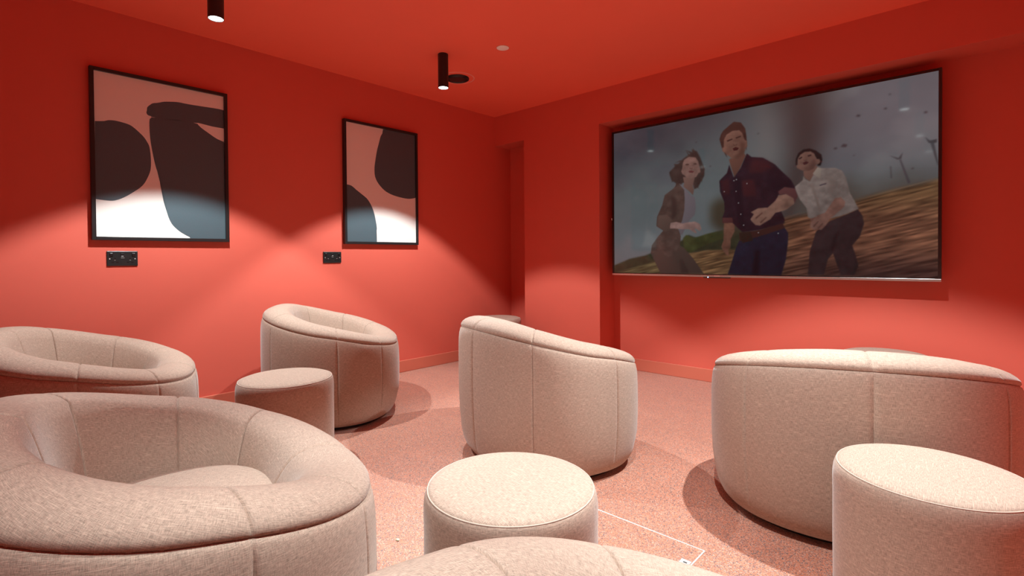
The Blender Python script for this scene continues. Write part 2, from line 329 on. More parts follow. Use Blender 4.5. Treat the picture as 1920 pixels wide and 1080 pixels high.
 ((150,140,142),1,[(0.4872,0.3702),(0.4912,0.3697),(0.4912,0.3623),(0.4872,0.3628)]),
 ((150,140,142),1,[(0.4966,0.3034),(0.5005,0.3031),(0.5005,0.2957),(0.4965,0.296)]),
 ((150,140,142),1,[(0.5075,0.5519),(0.5114,0.5512),(0.5114,0.5438),(0.5075,0.5446)]),
 ((150,140,142),1,[(0.433,0.5157),(0.4371,0.515),(0.4371,0.5075),(0.433,0.5081)]),
 ((150,140,142),1,[(0.543,0.2548),(0.5468,0.2545),(0.5468,0.2472),(0.543,0.2475)]),
 ((150,140,142),1,[(0.6034,0.247),(0.607,0.2467),(0.607,0.2396),(0.6034,0.2399)]),
 ((118,86,76),1.5,[(0.6769,0.5852),(0.6787,0.5525),(0.6946,0.5243),(0.7085,0.5607),(0.7171,0.5978),(0.7085,0.6139)]),
 ((36,30,30),2,[(0.6553,0.6262),(0.656,0.6586),(0.6625,0.6896),(0.6769,0.7074),(0.6945,0.7077),(0.7119,0.6909),(0.7257,0.6662),(0.7284,0.6374),(0.724,0.6068),(0.7161,0.6072),(0.712,0.652),(0.6998,0.6778),(0.6769,0.6858),(0.6618,0.6644),(0.6596,0.6215)]),
 ((122,90,80),1.5,[(0.6611,0.6538),(0.6679,0.6788),(0.6804,0.6921),(0.6963,0.6915),(0.7068,0.676),(0.7127,0.6448),(0.7206,0.6428),(0.7237,0.628),(0.7182,0.6152),(0.7102,0.6135),(0.705,0.5934),(0.691,0.5858),(0.6769,0.5874),(0.6661,0.5984),(0.6582,0.6088),(0.6575,0.6206),(0.6611,0.6248)]),
 ((92,64,58),6,[(0.7033,0.6542),(0.7106,0.6382),(0.7071,0.6071),(0.6963,0.5917),(0.691,0.6001),(0.6998,0.6194)]),
 ((62,44,42),1,[(0.6632,0.6605),(0.6733,0.6688),(0.674,0.6614),(0.6661,0.6533)]),
 ((62,44,42),1,[(0.6882,0.6708),(0.698,0.674),(0.6994,0.6665),(0.6903,0.6631)]),
 ((98,70,64),1,[(0.6762,0.6523),(0.6826,0.6464),(0.6875,0.6509),(0.6861,0.6441),(0.679,0.6429)]),
 ((70,40,42),1,[(0.6751,0.6324),(0.6847,0.6401),(0.6917,0.6313),(0.6861,0.6226),(0.6786,0.6201)]),
 ((46,38,40),1.5,[(0.7495,0.301),(0.776,0.3192),(0.8193,0.3552),(0.8303,0.3201),(0.8341,0.2794),(0.8241,0.2127),(0.8052,0.1661),(0.8148,0.1046),(0.8205,0.0571),(0.8101,0.0092),(0.7762,0.0082),(0.7563,0.1262),(0.7429,0.0913),(0.7327,0.0068),(0.6894,0.0054),(0.6946,0.1346),(0.7121,0.2479)]),
 ((32,26,28),5,[(0.7579,0.2167),(0.776,0.257),(0.7629,0.1886),(0.7563,0.1331),(0.7496,0.1333)]),
 ((130,117,112),1.5,[(0.6535,0.5031),(0.6751,0.5353),(0.6769,0.5601),(0.6822,0.541),(0.6946,0.5243),(0.7154,0.6003),(0.7291,0.5915),(0.7627,0.5854),(0.7791,0.5666),(0.7889,0.5303),(0.8002,0.4394),(0.8082,0.4109),(0.8209,0.3583),(0.7955,0.3376),(0.7727,0.323),(0.7495,0.315),(0.7258,0.3386),(0.6999,0.3144),(0.6893,0.3284),(0.6858,0.379),(0.6661,0.4322),(0.6553,0.4846)]),
 ((150,136,126),1.5,[(0.7023,0.5655),(0.7161,0.6001),(0.7264,0.5886),(0.7223,0.5367),(0.7085,0.5571)]),
 ((120,106,100),3,[(0.6963,0.5133),(0.7033,0.512),(0.7258,0.3598),(0.7189,0.3536)]),
 ((116,102,96),8,[(0.7461,0.5459),(0.7594,0.5154),(0.7595,0.4391),(0.7495,0.4546)]),
 ((60,52,62),1.5,[(0.7206,0.5003),(0.7387,0.5082),(0.7393,0.5032),(0.7213,0.4952)]),
 ((104,74,66),1.5,[(0.6946,0.3171),(0.7103,0.3262),(0.7138,0.3045),(0.6981,0.2989)]),
 ((126,92,82),1.5,[(0.7611,0.4214),(0.7759,0.4261),(0.7873,0.4003),(0.7857,0.3731),(0.7628,0.3345),(0.7462,0.3084),(0.7394,0.281),(0.7258,0.2525),(0.7172,0.2581),(0.7069,0.2539),(0.6964,0.269),(0.6964,0.2955),(0.7155,0.3327),(0.736,0.348)]),
 ((86,60,54),1.5,[(0.7034,0.277),(0.7172,0.3042),(0.719,0.3005),(0.7058,0.2697)]),
 ((86,60,54),1.5,[(0.7162,0.2653),(0.7292,0.2924),(0.7309,0.2888),(0.7183,0.2602)]),
]
# ------------------------------------------------------------------ television on the back wall
TX0, TX1, TZ0, TZ1, TY = 1.3275, 3.5305, 0.8300, 2.0700, 0.110
tv = thing('television', 'large wall-mounted television showing three people in a stormy field', 'television', ((TX0+TX1)/2, TY+0.03, TZ0))
tvm = Matrix.Translation(tv.location).inverted()
def tvpart(name, mat, dims, parent=None, bev=0.0):
    bm = bmesh.new(); box(bm, *dims, bev=bev)
    bmesh.ops.transform(bm, matrix=tvm, verts=bm.verts[:])
    return finish(bm, name, mat, parent or tv)
tvpart('housing', M_BEZEL, (TX0+0.004, TX1-0.004, TY+0.004, TY+0.05, TZ0+0.004, TZ1-0.004), bev=0.003)
tvpart('rear_cover', M_BASE, (TX0+0.35, TX1-0.35, TY+0.05, TY+0.085, TZ0+0.15, TZ1-0.3), bev=0.008)
tvpart('wall_bracket', M_BLACK, (2.15, 2.75, TY+0.085, YB-0.0015, 1.15, 1.65), bev=0.003)
SX0, SX1, SZ0, SZ1 = 1.347, 3.515, 0.852, 2.054
bz = tvpart('bezel', M_BEZEL, (TX0, SX0, TY-0.002, TY+0.03, TZ0+0.012, TZ1))
for d in ((SX1, TX1, TY-0.002, TY+0.03, TZ0+0.012, TZ1), (SX0, SX1, TY-0.002, TY+0.03, SZ1, TZ1), (SX0, SX1, TY-0.002, TY+0.03, TZ0+0.016, SZ0)):
    tvpart('bezel', M_BEZEL if d[0] != SX1 else M_BEZELSIDE, d)
ch = tvpart('lower_trim', M_METAL, (TX0, TX1, TY-0.006, TY+0.03, TZ0, TZ0+0.016), bev=0.0015)
ch['label'] = 'silver strip under the screen'
pod = tvpart('receiver_pod', M_BLACK, (2.13, 2.33, TY-0.003, TY+0.02, TZ0-0.008, TZ0+0.001), bev=0.003)
bm = bmesh.new(); bmesh.ops.create_uvsphere(bm, u_segments=12, v_segments=8, radius=0.0035)
bmesh.ops.transform(bm, matrix=tvm @ Matrix.Translation((2.168, TY-0.005, TZ0-0.002)), verts=bm.verts[:])
finish(bm, 'standby_light', M_LED, pod, True)
tvpart('nameplate', M_WHITE, (2.215, 2.258, TY-0.0075, TY-0.005, TZ0+0.005, TZ0+0.011), ch, bev=0.0005)
bm = bmesh.new(); box(bm, TX0-0.012, TX0+0.002, TY+0.004, TY+0.012, 1.308, 1.326, bev=0.002)
bmesh.ops.transform(bm, matrix=tvm, verts=bm.verts[:]); finish(bm, 'side_tab', M_WHITE, tv)

def paint_picture(W_, H_):
    SSX, SSY = W_*2, H_*2
    rs = np.random.RandomState(3)
    U, V = np.meshgrid((np.arange(SSX)+.5)/SSX, (np.arange(SSY)+.5)/SSY)
    def cloud(nx, ny, oct=4):
        out = np.zeros_like(U); amp = 1; tot = 0
        for o in range(oct):
            g = rs.rand(ny*2**o+3, nx*2**o+3)
            x = U*nx*2**o; y = V*ny*2**o
            i = x.astype(int); j = y.astype(int); fx = x-i; fy = y-j
            fx = fx*fx*(3-2*fx); fy = fy*fy*(3-2*fy)
            out += amp*((g[j, i]*(1-fx)+g[j, i+1]*fx)*(1-fy)+(g[j+1, i]*(1-fx)+g[j+1, i+1]*fx)*fy)
            tot += amp; amp *= .5
        return out/tot
    def st(a, b_, x): t = np.clip((x-a)/(b_-a), 0, 1); return t*t*(3-2*t)
    def mixc(img, col, w): return img*(1-w[..., None]) + np.array(col, float)*w[..., None]
    c1 = cloud(4, 3); c2 = cloud(7, 5); c3 = cloud(46, 30, 3)
    img = np.zeros(U.shape+(3,)) + np.array([96., 104, 106])
    img = mixc(img, (128, 122, 126), st(.5, .95, U)*st(.3, .8, V))
    img = mixc(img, (44, 48, 56), st(.55, 1.0, V+.35*(c1-.5))*st(.55, .0, U+.25*(c2-.5))*.9)
    img = mixc(img, (66, 64, 70), st(.7, 1.05, V+.3*(c2-.5))*st(.75, .3, U)*.7)
    img = mixc(img, (104, 108, 112), st(.6, .15, V)*st(.5, .1, U)*.7)
    img = mixc(img, (90, 88, 96), st(.45, .6, c1)*.35)
    fc = .655 - .02*np.sin(V*6) + .03*(V-.5)
    fw = .035+.05*V**2
    img = mixc(img, (122, 112, 108), np.exp(-((U-fc+.11)/(.05))**2)*st(.3, .7, V)*.35)
    img = mixc(img, (62, 50, 48), np.exp(-((U-fc)/(fw))**2)*(.8+.25*(c2-.5)))
    img = mixc(img, (88, 92, 92), st(.62, .45, V)*st(.66, .8, U)*.6)
    img = mixc(img, (74, 66, 58), st(.56, .40, V+.1*(c2-.5))*st(.60, .72, U)*.8)
    img += ((c2-.5)*16)[..., None]
    # field of blown grass rising to the right
    hor = .07 + .42*st(-.1, 1.0, U)*1.0 + .0*U
    hor = np.interp(U[0], [0, .15, .35, .5, .63, .75, .9, 1.0], [.05, .085, .16, .23, .33, .37, .44, .475])[None, :] + .02*(c2-.5)
    g = st(.02, -.02, V-hor)
    a = U*60+V*25; stre = np.zeros_like(U)
    gg = rs.rand(262, 92)
    x = (U*22 + V*10); y = (V*130 - U*58 + 80); i = x.astype(int) % 88; j = y.astype(int) % 258
    fx = x-np.floor(x); fy = y-np.floor(y)
    stre = ((gg[j, i]*(1-fx)+gg[j, i+1]*fx)*(1-fy)+(gg[j+1, i]*(1-fx)+gg[j+1, i+1]*fx)*fy)
    gcol = np.zeros(U.shape+(3,)) + np.array([104., 78, 54])
    gcol = mixc(gcol, (116, 78, 60), st(.5, .7, U)*st(.45, .25, V))
    gcol = mixc(gcol, (58, 40, 36), st(.22, .0, V)*st(.45, .8, U))
    gcol = mixc(gcol, (88, 80, 54), st(.40, .1, U))
    gcol = gcol*(.62+.76*stre)[..., None]*(.75+.5*c1)[..., None]
    img = mixc(img, (0, 0, 0), g*0) * (1-g[..., None]) + gcol*g[..., None]
    for col, f, poly in PICTURE:
        pts = np.array(poly, float); pts[:, 0] *= SSX; pts[:, 1] *= SSY
        f = f*1.1
        x0 = max(int(pts[:, 0].min()-3*f-2), 0); x1 = min(int(pts[:, 0].max()+3*f+3), SSX)
        y0 = max(int(pts[:, 1].min()-3*f-2), 0); y1 = min(int(pts[:, 1].max()+3*f+3), SSY)
        if x1 <= x0 or y1 <= y0: continue
        X, Y = np.meshgrid(np.arange(x0, x1)+.5, np.arange(y0, y1)+.5)
        ins = np.zeros(X.shape, bool)
        n = len(pts)
        for k in range(n):
            ax, ay = pts[k]; bx, by = pts[(k+1) % n]
            if ay == by: continue
            cnd = (ay > Y) != (by > Y)
            ins ^= cnd & (X < (bx-ax)*(Y-ay)/(by-ay)+ax)
        w = ins.astype(float)
        r_ = max(1, int(round(f)))
        for _ in range(2):
            for axis in (0, 1):
                pad = np.pad(w, [(r_, r_) if q == axis else (0, 0) for q in (0, 1)], mode='edge')
                cs = np.cumsum(pad, axis=axis); z = np.zeros_like(np.take(cs, [0], axis=axis))
                cs = np.concatenate([z, cs], axis=axis); k_ = 2*r_+1
                L_ = w.shape[axis]
                w = (np.take(cs, np.arange(k_, k_+L_), axis=axis)-np.take(cs, np.arange(0, L_), axis=axis))/k_
        # rounded shading inside each shape: darker low and to the right, mottled
        yy = (Y-y0)/max(1, y1-y0); xx = (X-x0)/max(1, x1-x0)
        sh = 0.90+0.16*yy-0.10*xx + (.22*(c2[y0:y1, x0:x1]-.5) + 0.38*(c3[y0:y1, x0:x1]-.5))*(1 if len(poly) > 10 else 0)
        img[y0:y1, x0:x1] = img[y0:y1, x0:x1]*(1-w[..., None]) + (np.array(col, float)*sh[..., None])*w[..., None]
    img = np.clip(img, 0, 255)/255
    img = img.reshape(H_, 2, W_, 2, 3).mean((1, 3))
    lin = np.where(img <= .04045, img/12.92, ((img+.055)/1.055)**2.4)
    return lin
PW, PH = 800, 442
pic = paint_picture(PW, PH)
nx, ny = PW, PH
xs = np.linspace(SX0, SX1, nx) - tv.location.x; zs = np.linspace(SZ0, SZ1, ny) - tv.location.z
XX, ZZ = np.meshgrid(xs, zs)
co = np.stack([XX, np.full_like(XX, TY-tv.location.y), ZZ], -1).reshape(-1, 3)
I, J = np.meshgrid(np.arange(nx-1), np.arange(ny-1)); b0 = (J*nx+I).ravel()
quads = np.stack([b0, b0+1, b0+nx+1, b0+nx], -1).astype(np.int32)
me = bpy.data.meshes.new('screen')
me.vertices.add(len(co)); me.vertices.foreach_set('co', co.astype(np.float32).ravel())
me.loops.add(quads.size); me.loops.foreach_set('vertex_index', quads.ravel())
me.polygons.add(len(quads)); me.polygons.foreach_set('loop_start', np.arange(0, quads.size, 4, dtype=np.int32))
me.update(calc_edges=True)
at = me.color_attributes.new('Picture', 'FLOAT_COLOR', 'POINT')
at.data.foreach_set('color', np.concatenate([pic, np.ones((ny, nx, 1))], -1).astype(np.float32).ravel())
m, nt, b, N, L = nodes('lit_television_screen')
ca = N('ShaderNodeVertexColor'); ca.layer_name = 'Picture'
b.inputs['Base Color'].default_value = (0.01, 0.01, 0.01, 1); b.inputs['Roughness'].default_value = 0.06
b.inputs['Specular IOR Level'].default_value = 0.38
L(ca.outputs[0], b.inputs['Emission Color']); b.inputs['Emission Strength'].default_value = 1.0/(2**EXPO)*0.66
link('screen', me, m, tv)

# ------------------------------------------------------------------ framed prints
ART_A1 = [(-3.235,1.779),(-3.193,1.787),(-3.173,1.796),(-3.145,1.799),(-3.113,1.796),(-3.076,1.788),(-3.052,1.773),(-3.023,1.746),(-3.004,1.725),(-2.99,1.701),(-2.98,1.679),(-2.975,1.647),(-2.972,1.606),(-2.972,1.564),(-2.976,1.528),(-2.988,1.491),(-3.006,1.451),(-3.028,1.422),(-3.062,1.392),(-3.096,1.365),(-3.129,1.345),(-3.161,1.334),(-3.193,1.334),(-3.219,1.336),(-3.24,1.339)]
ART_A2 = [(-2.56,1.976),(-2.598,1.979),(-2.684,1.976),(-2.768,1.973),(-2.822,1.974),(-2.859,1.969),(-2.901,1.96),(-2.931,1.947),(-2.957,1.939),(-2.972,1.926),(-2.986,1.909),(-2.987,1.894),(-2.991,1.875),(-2.983,1.862),(-2.968,1.859),(-2.945,1.855),(-2.742,1.862),(-2.714,1.865),(-2.663,1.86),(-2.629,1.857),(-2.56,1.856)]
ART_A3 = [(-2.742,1.862),(-2.945,1.855),(-2.968,1.847),(-2.976,1.834),(-2.977,1.783),(-2.974,1.725),(-2.968,1.672),(-2.956,1.596),(-2.945,1.544),(-2.933,1.506),(-2.927,1.456),(-2.919,1.402),(-2.909,1.342),(-2.894,1.283),(-2.882,1.241),(-2.864,1.205),(-2.833,1.172),(-2.801,1.149),(-2.774,1.134),(-2.749,1.122),(-2.56,1.122),(-2.56,1.387),(-2.56,1.649),(-2.56,1.756),(-2.589,1.772),(-2.641,1.799),(-2.675,1.821),(-2.709,1.844)]
ART_B1 = [(-1.315,2.078),(-1.344,2.043),(-1.369,2.005),(-1.385,1.95),(-1.406,1.879),(-1.424,1.785),(-1.431,1.727),(-1.426,1.665),(-1.396,1.611),(-1.337,1.559),(-1.269,1.53),(-1.186,1.514),(-1.1,1.507),(-1.041,1.516),(-1.006,1.526),(-1.006,2.078)]
ART_B2 = [(-1.692,1.576),(-1.643,1.57),(-1.6,1.541),(-1.551,1.503),(-1.508,1.482),(-1.47,1.434),(-1.442,1.374),(-1.422,1.295),(-1.414,1.238),(-1.421,1.198),(-1.415,1.122),(-1.692,1.122)]
def smooth_poly(pts, sharp=40):
    # Catmull-Rom through the outline, keeping true corners
    n = len(pts); out = []
    P = [Vector(p) for p in pts]
    def corner(i):
        a = (P[i]-P[i-1]).normalized(); b_ = (P[(i+1) % n]-P[i]).normalized()
        return a.dot(b_) < math.cos(math.radians(62))
    for i in range(n):
        p0, p1, p2, p3 = P[i-1], P[i], P[(i+1) % n], P[(i+2) % n]
        if corner(i): p0 = p1
        if corner((i+1) % n): p3 = p2
        for k in range(3):
            t = k/3
            out.append(0.5*((2*p1)+(-p0+p2)*t+(2*p0-5*p1+4*p2-p3)*t*t+(-p0+3*p1-3*p2+p3)*t**3))
    return out
def framed(label, y0, y1, z0, z1, shapes, fw=0.020, dep=0.034):
    t = thing('framed_print', label, 'picture', (0.0, (y0+y1)/2, z0), 0, None)
    inv = Matrix.Translation(t.location).inverted()
    def part(name, mat, dims, bev=0.0015):
        bm = bmesh.new(); box(bm, *dims, bev=bev); bmesh.ops.transform(bm, matrix=inv, verts=bm.verts[:]); return finish(bm, name, mat, t)
    part('frame_rail', M_FRAME, (0.002, dep, y0, y0+fw, z0, z1)); part('frame_rail', M_FRAME, (0.002, dep, y1-fw, y1, z0, z1))
    part('frame_rail', M_FRAME, (0.002, dep, y0+fw, y1-fw, z0, z0+fw)); part('frame_rail', M_FRAME, (0.002, dep, y0+fw, y1-fw, z1-fw, z1))
    part('backing_board', M_BASE, (0.003, 0.014, y0+fw*.5, y1-fw*.5, z0+fw*.5, z1-fw*.5), 0)
    pp = part('print_paper', M_PAPER, (0.0145, 0.020, y0+fw, y1-fw, z0+fw, z1-fw), 0)
    for sh in shapes:
        lo_y, hi_y, lo_z, hi_z = y0+fw, y1-fw, z0+fw, z1-fw
        pts = [(min(max(p.x, lo_y), hi_y), min(max(p.y, lo_z), hi_z)) for p in smooth_poly(sh)]
        q = []
        for p in pts:
            if not q or (abs(p[0]-q[-1][0])+abs(p[1]-q[-1][1])) > 1e-4: q.append(p)
        bm = bmesh.new()
        vs = [bm.verts.new((0.0204, a, c)) for a, c in q]
        f = bm.faces.new(vs)
        bmesh.ops.triangulate(bm, faces=[f], ngon_method='EAR_CLIP')
        bmesh.ops.transform(bm, matrix=inv, verts=bm.verts[:])
        me = bpy.data.meshes.new('printed_shape')
        for f in bm.faces:
            if f.normal.x < 0: f.normal_flip()
        bm.to_mesh(me); bm.free()
        link('printed_shape', me, M_INK, pp)
    return t
framed('black-framed abstract print with two dark shapes, nearer the camera above a socket', -3.258, -2.5453, 1.106, 2.086, [ART_A1, ART_A2, ART_A3])
framed('black-framed abstract print with dark blobs at top right and bottom left, nearer the corner', -1.7075, -1.0, 1.106, 2.09, [ART_B1, ART_B2])

# ------------------------------------------------------------------ double wall sockets
def socket(label, yc, zc):
    t = thing('wall_socket', label, 'socket', (0, yc, zc), 0, None)
    boxo('face_plate', M_SOCK, (0.0, 0.008, -0.0735, 0.0735, -0.043, 0.043), t, 0.002)
    for s in (-1, 1):
        boxo('rocker_switch', M_SOCKB, (0.0075, 0.0115, s*0.053-0.008, s*0.053+0.008, 0.013, 0.032), t, 0.002)
        boxo('earth_slot', M_SOCKB, (0.0078, 0.0084, s*0.036-0.0035, s*0.036+0.0035, -0.008, 0.004), t)
        for q in (-1, 1):
            boxo('pin_slot', M_SOCKB, (0.0078, 0.0084, s*0.036+q*0.011-0.006, s*0.036+q*0.011+0.006, -0.026, -0.019), t)
        boxo('slot_lip', M_PRINTW, (0.0078, 0.0086, s*0.036-0.003, s*0.036+0.003, -0.0105, -0.0085), t)
        bm = bmesh.new(); bmesh.ops.create_cone(bm, cap_ends=True, segments=16, radius1=0.0032, radius2=0.0028, depth=0.0012)
        bmesh.ops.transform(bm, matrix=Matrix.Translation((0.0085, s*0.060, -0.002)) @ Matrix.Rotation(math.pi/2, 4, 'Y'), verts=bm.verts[:])
        finish(bm, 'screw', M_STEEL, t)
    usb = boxo('usb_port', M_SOCKB, (0.0078, 0.0095, -0.009, 0.007, 0.010, 0.030), t, 0.001)
    boxo('contact_bar', M_PRINTW, (0.0095, 0.0102, -0.006, 0.005, 0.0125, 0.0150), usb)
    boxo('printed_mark', M_PRINTW, (0.0079, 0.0083, -0.008, 0.009, 0.003, 0.0045), t)
    return t
socket('black double wall socket under the print with two dark shapes, nearer the camera', -3.1165, 1.0)
socket('black double wall socket between the prints, lower left of the one nearer the corner', -1.802, 1.0)

# ------------------------------------------------------------------ ceiling spots and fittings
lab = ['black cylinder ceiling spotlight hanging beside the print nearer the corner',
       'black cylinder ceiling spotlight cut off by the top edge above the larger print',
       'black cylinder ceiling spotlight above the wide armchair at right',
       'black cylinder ceiling spotlight overhead between the stool at right and the camera',
       'black cylinder ceiling spotlight overhead to the right of the camera']
for (x, y), lb, ang, watt, bld in zip(SPOTS, lab, SPOT_ANGLES, SPOT_W, SPOT_BLENDS):
    t = thing('ceiling_spotlight', lb, 'spotlight', (x, y, ZC), 0, 'cylinder spotlights on the ceiling')
    bm = bmesh.new(); h = ZC-2.195
    lathe(bm, [(0.0, 0.0), (0.0345, 0.0), (0.0365, -0.003), (0.0365, -h+0.001), (0.0355, -h), (0.0335, -h), (0.0335, -h+0.012), (0, -h+0.012)], 48)
    o = finish(bm, 'tube', M_BLACK, t, True)
    o.data.set_sharp_from_angle(angle=0.6)
    bm = bmesh.new(); lathe(bm, [(0.0, -h+0.004), (0.018, -h+0.003), (0.0332, -h+0.0025), (0.0332, -h+0.008), (0, -h+0.008)], 40)
    finish(bm, 'lens', M_LAMP, t, True)
    ld = bpy.data.lights.new('spot_beam', 'SPOT'); ld.energy = watt; ld.color = SPOT_COL
    ld.spot_size = math.radians(ang); ld.spot_blend = bld; ld.shadow_soft_size = 0.012
    lo = bpy.data.objects.new('spot_beam', ld); COL.objects.link(lo); lo.parent = t; lo.location = (0, 0, -h-0.004)
# white recessed cover disc
t = thing('ceiling_disc', 'small white round cover disc set in the red ceiling', 'ceiling fitting', (1.2735, -1.2, ZC))
bm = bmesh.new(); lathe(bm, [(0.0, -0.004), (0.036, -0.004), (0.042, -0.002), (0.043, 0.0), (0, 0.0)], 48); finish(bm, 'cover', M_WHITE, t, True)
bm = bmesh.new(); lathe(bm, [(0.0445, -0.0015), (0.047, 0.0)], 48); finish(bm, 'shadow_gap', M_SKIRT, t, True)
# black round vent with painted ring
t = thing('ceiling_vent', 'round black recessed ceiling vent with a pale ring behind the hanging spotlight', 'ceiling vent', (0.600, -1.024, ZC))
bm = bmesh.new(); lathe(bm, [(0.0915, 0.0), (0.0915, -0.010), (0.086, -0.013), (0.080, -0.010), (0.078, -0.002), (0.0, -0.002)], 56); finish(bm, 'grille_rim', M_BLACK, t, True)
bm = bmesh.new(); lathe(bm, [(0.0, -0.012), (0.055, -0.012), (0.070, -0.009), (0.070, -0.006), (0.0, -0.006)], 48); finish(bm, 'valve_disc', M_BLACK, t, True)
bm = bmesh.new(); lathe(bm, [(0.127, -0.0002), (0.130, -0.0022), (0.134, -0.0022), (0.138, -0.0002)], 64); finish(bm, 'paint_ring', M_RING, t, True)
bm = bmesh.new(); lathe(bm, [(0.0, -0.0142), (0.004, -0.0140), (0.004, -0.012)], 16, 0.02, 0.065); finish(bm, 'screw', M_BASE, t, True)

# ------------------------------------------------------------------ tub armchairs
AX, BY, NE = 0.474, 0.412, 2.3          # half width, half depth, squareness of the plan
ZM, K1, TT, CC = 0.549, 0.100, 0.050, 0.086
SEAMS = [0, 46, 98, 137, 180, 229, 266, 314]
def plan(th, off):
    c, s = math.cos(th), math.sin(th)
    u = BY*math.copysign(abs(c)**(2/NE), c); v = AX*math.copysign(abs(s)**(2/NE), s)
    r = math.hypot(u, v); k = (r-off)/r
    return u*k, v*k, r
def zseam(th): return ZM + K1*math.cos(th)
def uvset(me, uvs):
    l = me.uv_layers.new(name='UVMap')
    for lp in me.loops: l.data[lp.index].uv = uvs[lp.vertex_index]
def strip(name, rows, th0, th1, fn, mat, parent, groove=0.0055, puff=0.002, closed=False, uvrot=0):
    # dense columns close to both seams so the fabric dips into them
    span = th1-th0
    e = 0.007/0.44
    ths = [th0, th0+e*.35, th0+e*.8, th0+e*1.6, th0+e*3]
    k = 9
    ths += [th0+e*3+(span-6*e)*i/k for i in range(1, k)]
    ths += [th1-e*3, th1-e*1.6, th1-e*.8, th1-e*.35, th1]
    verts, uvs, faces = [], [], []
    for th in ths:
        d = min(th-th0, th1-th)*0.44
        dip = groove*math.exp(-(d/0.0032)**2)
        bulge = puff*(1-math.exp(-d/0.05))
        L_ = 0; prev = None
        for r_ in rows:
            p, nrm = fn(th, r_)
            p = p + nrm*(bulge-dip)
            if prev is not None: L_ += (p-prev).length
            prev = p
            verts.append(p); uvs.append((th*0.44, L_ + 3.1*math.sin(th0*7)))
    R_ = len(rows); 
    for i in range(len(ths)-1):
        for j in range(R_-1):
            a = i*R_+j; faces.append((a, a+R_, a+R_+1, a+1))
    me = bpy.data.meshes.new(name)
    me.from_pydata([tuple(v_) for v_ in verts], [], faces); me.update()
    uvset(me, uvs)
    for p_ in me.polygons: p_.use_smooth = True
    return link(name, me, mat, parent)
OUT = [(0.105, 0.026), (0.080, 0.023), (0.060, 0.024), (0.045, 0.032), (0.032, 0.048), (0.021, 0.077), (0.012, 0.12), (0.005, 0.18), (0.001, 0.26), (0.0, 0.34)]
def out_fn(th, j):
    zs_ = zseam(th)
    if j < len(OUT): off, z = OUT[j]; z = z*(zs_/0.549) if j > 6 else z
    else:
        k = j-len(OUT)
        off, dz = [(0.0008, -0.10), (0.0022, -0.06), (0.0045, -0.032), (0.008, -0.014), (0.0115, -0.005), (0.018, -0.001)][k]
        z = zs_+dz
        z = max(z, OUT[-1][1]*(zs_/0.549)+0.005*(k+1))
    u, v, r = plan(th, off)
    n = Vector((math.cos(th), math.sin(th), 0))
    w = min(1, max(0, (z-0.05)/0.1))*min(1, max(0, (zs_-z)/0.05))
    return Vector((u, v, z)), n*w
SEATZ = 0.42
def rim_fn(th, j):
    # rounded padded top, then the lining falling inwards to the seat
    zs_ = zseam(th)
    n = Vector((math.cos(th), math.sin(th), 0))
    arc = [-8, 4, 16, 30, 46, 62, 78, 92, 108, 124, 140]
    so = 0.012
    c_, t_ = CC, TT
    if j < len(arc):
        f = math.radians(arc[j])
        off = so+c_-c_*math.cos(f); z = zs_+t_*math.sin(f)+0.0015
        if j == 0: off += 0.005
        u, v, r = plan(th, off)
        nn = (n*math.cos(f)+Vector((0, 0, 1))*math.sin(f))
        w = 1.0 if j > 1 else 0.3*j
        return Vector((u, v, z)), nn*w
    f = math.radians(140)
    off0 = so+c_-c_*math.cos(f); z0 = zs_+t_*math.sin(f)
    k = (j-len(arc)+1)/6.0
    off1 = 0.222; zend = SEATZ-0.045
    s = k
    off = off0+(off1-off0)*(1-(1-s)**1.5)
    z = z0+(zend-z0)*(s**1.15)
    u, v, r = plan(th, off)
    return Vector((u, v, z)), (-n*0.9+Vector((0, 0, 0.3)))*(1-k*0.5)
def seam_cord(name, fn, mat, parent, rad, n=160):
    bm = bmesh.new(); rings = []
    for i in range(n):
        th = 2*math.pi*i/n; p = fn(th); d = Vector((math.cos(th), math.sin(th), 0))
        rings.append([bm.verts.new(p+d*(rad*math.cos(a))+Vector((0, 0, 1))*(rad*math.sin(a))) for a in [2*math.pi*k/6 for k in range(6)]])
    for i in range(n):
        a, c = rings[i], rings[(i+1) % n]
        for k in range(6): bm.faces.new((a[k], c[k], c[(k+1) % 6], a[(k+1) % 6]))
    return finish(bm, name, mat, parent, True)
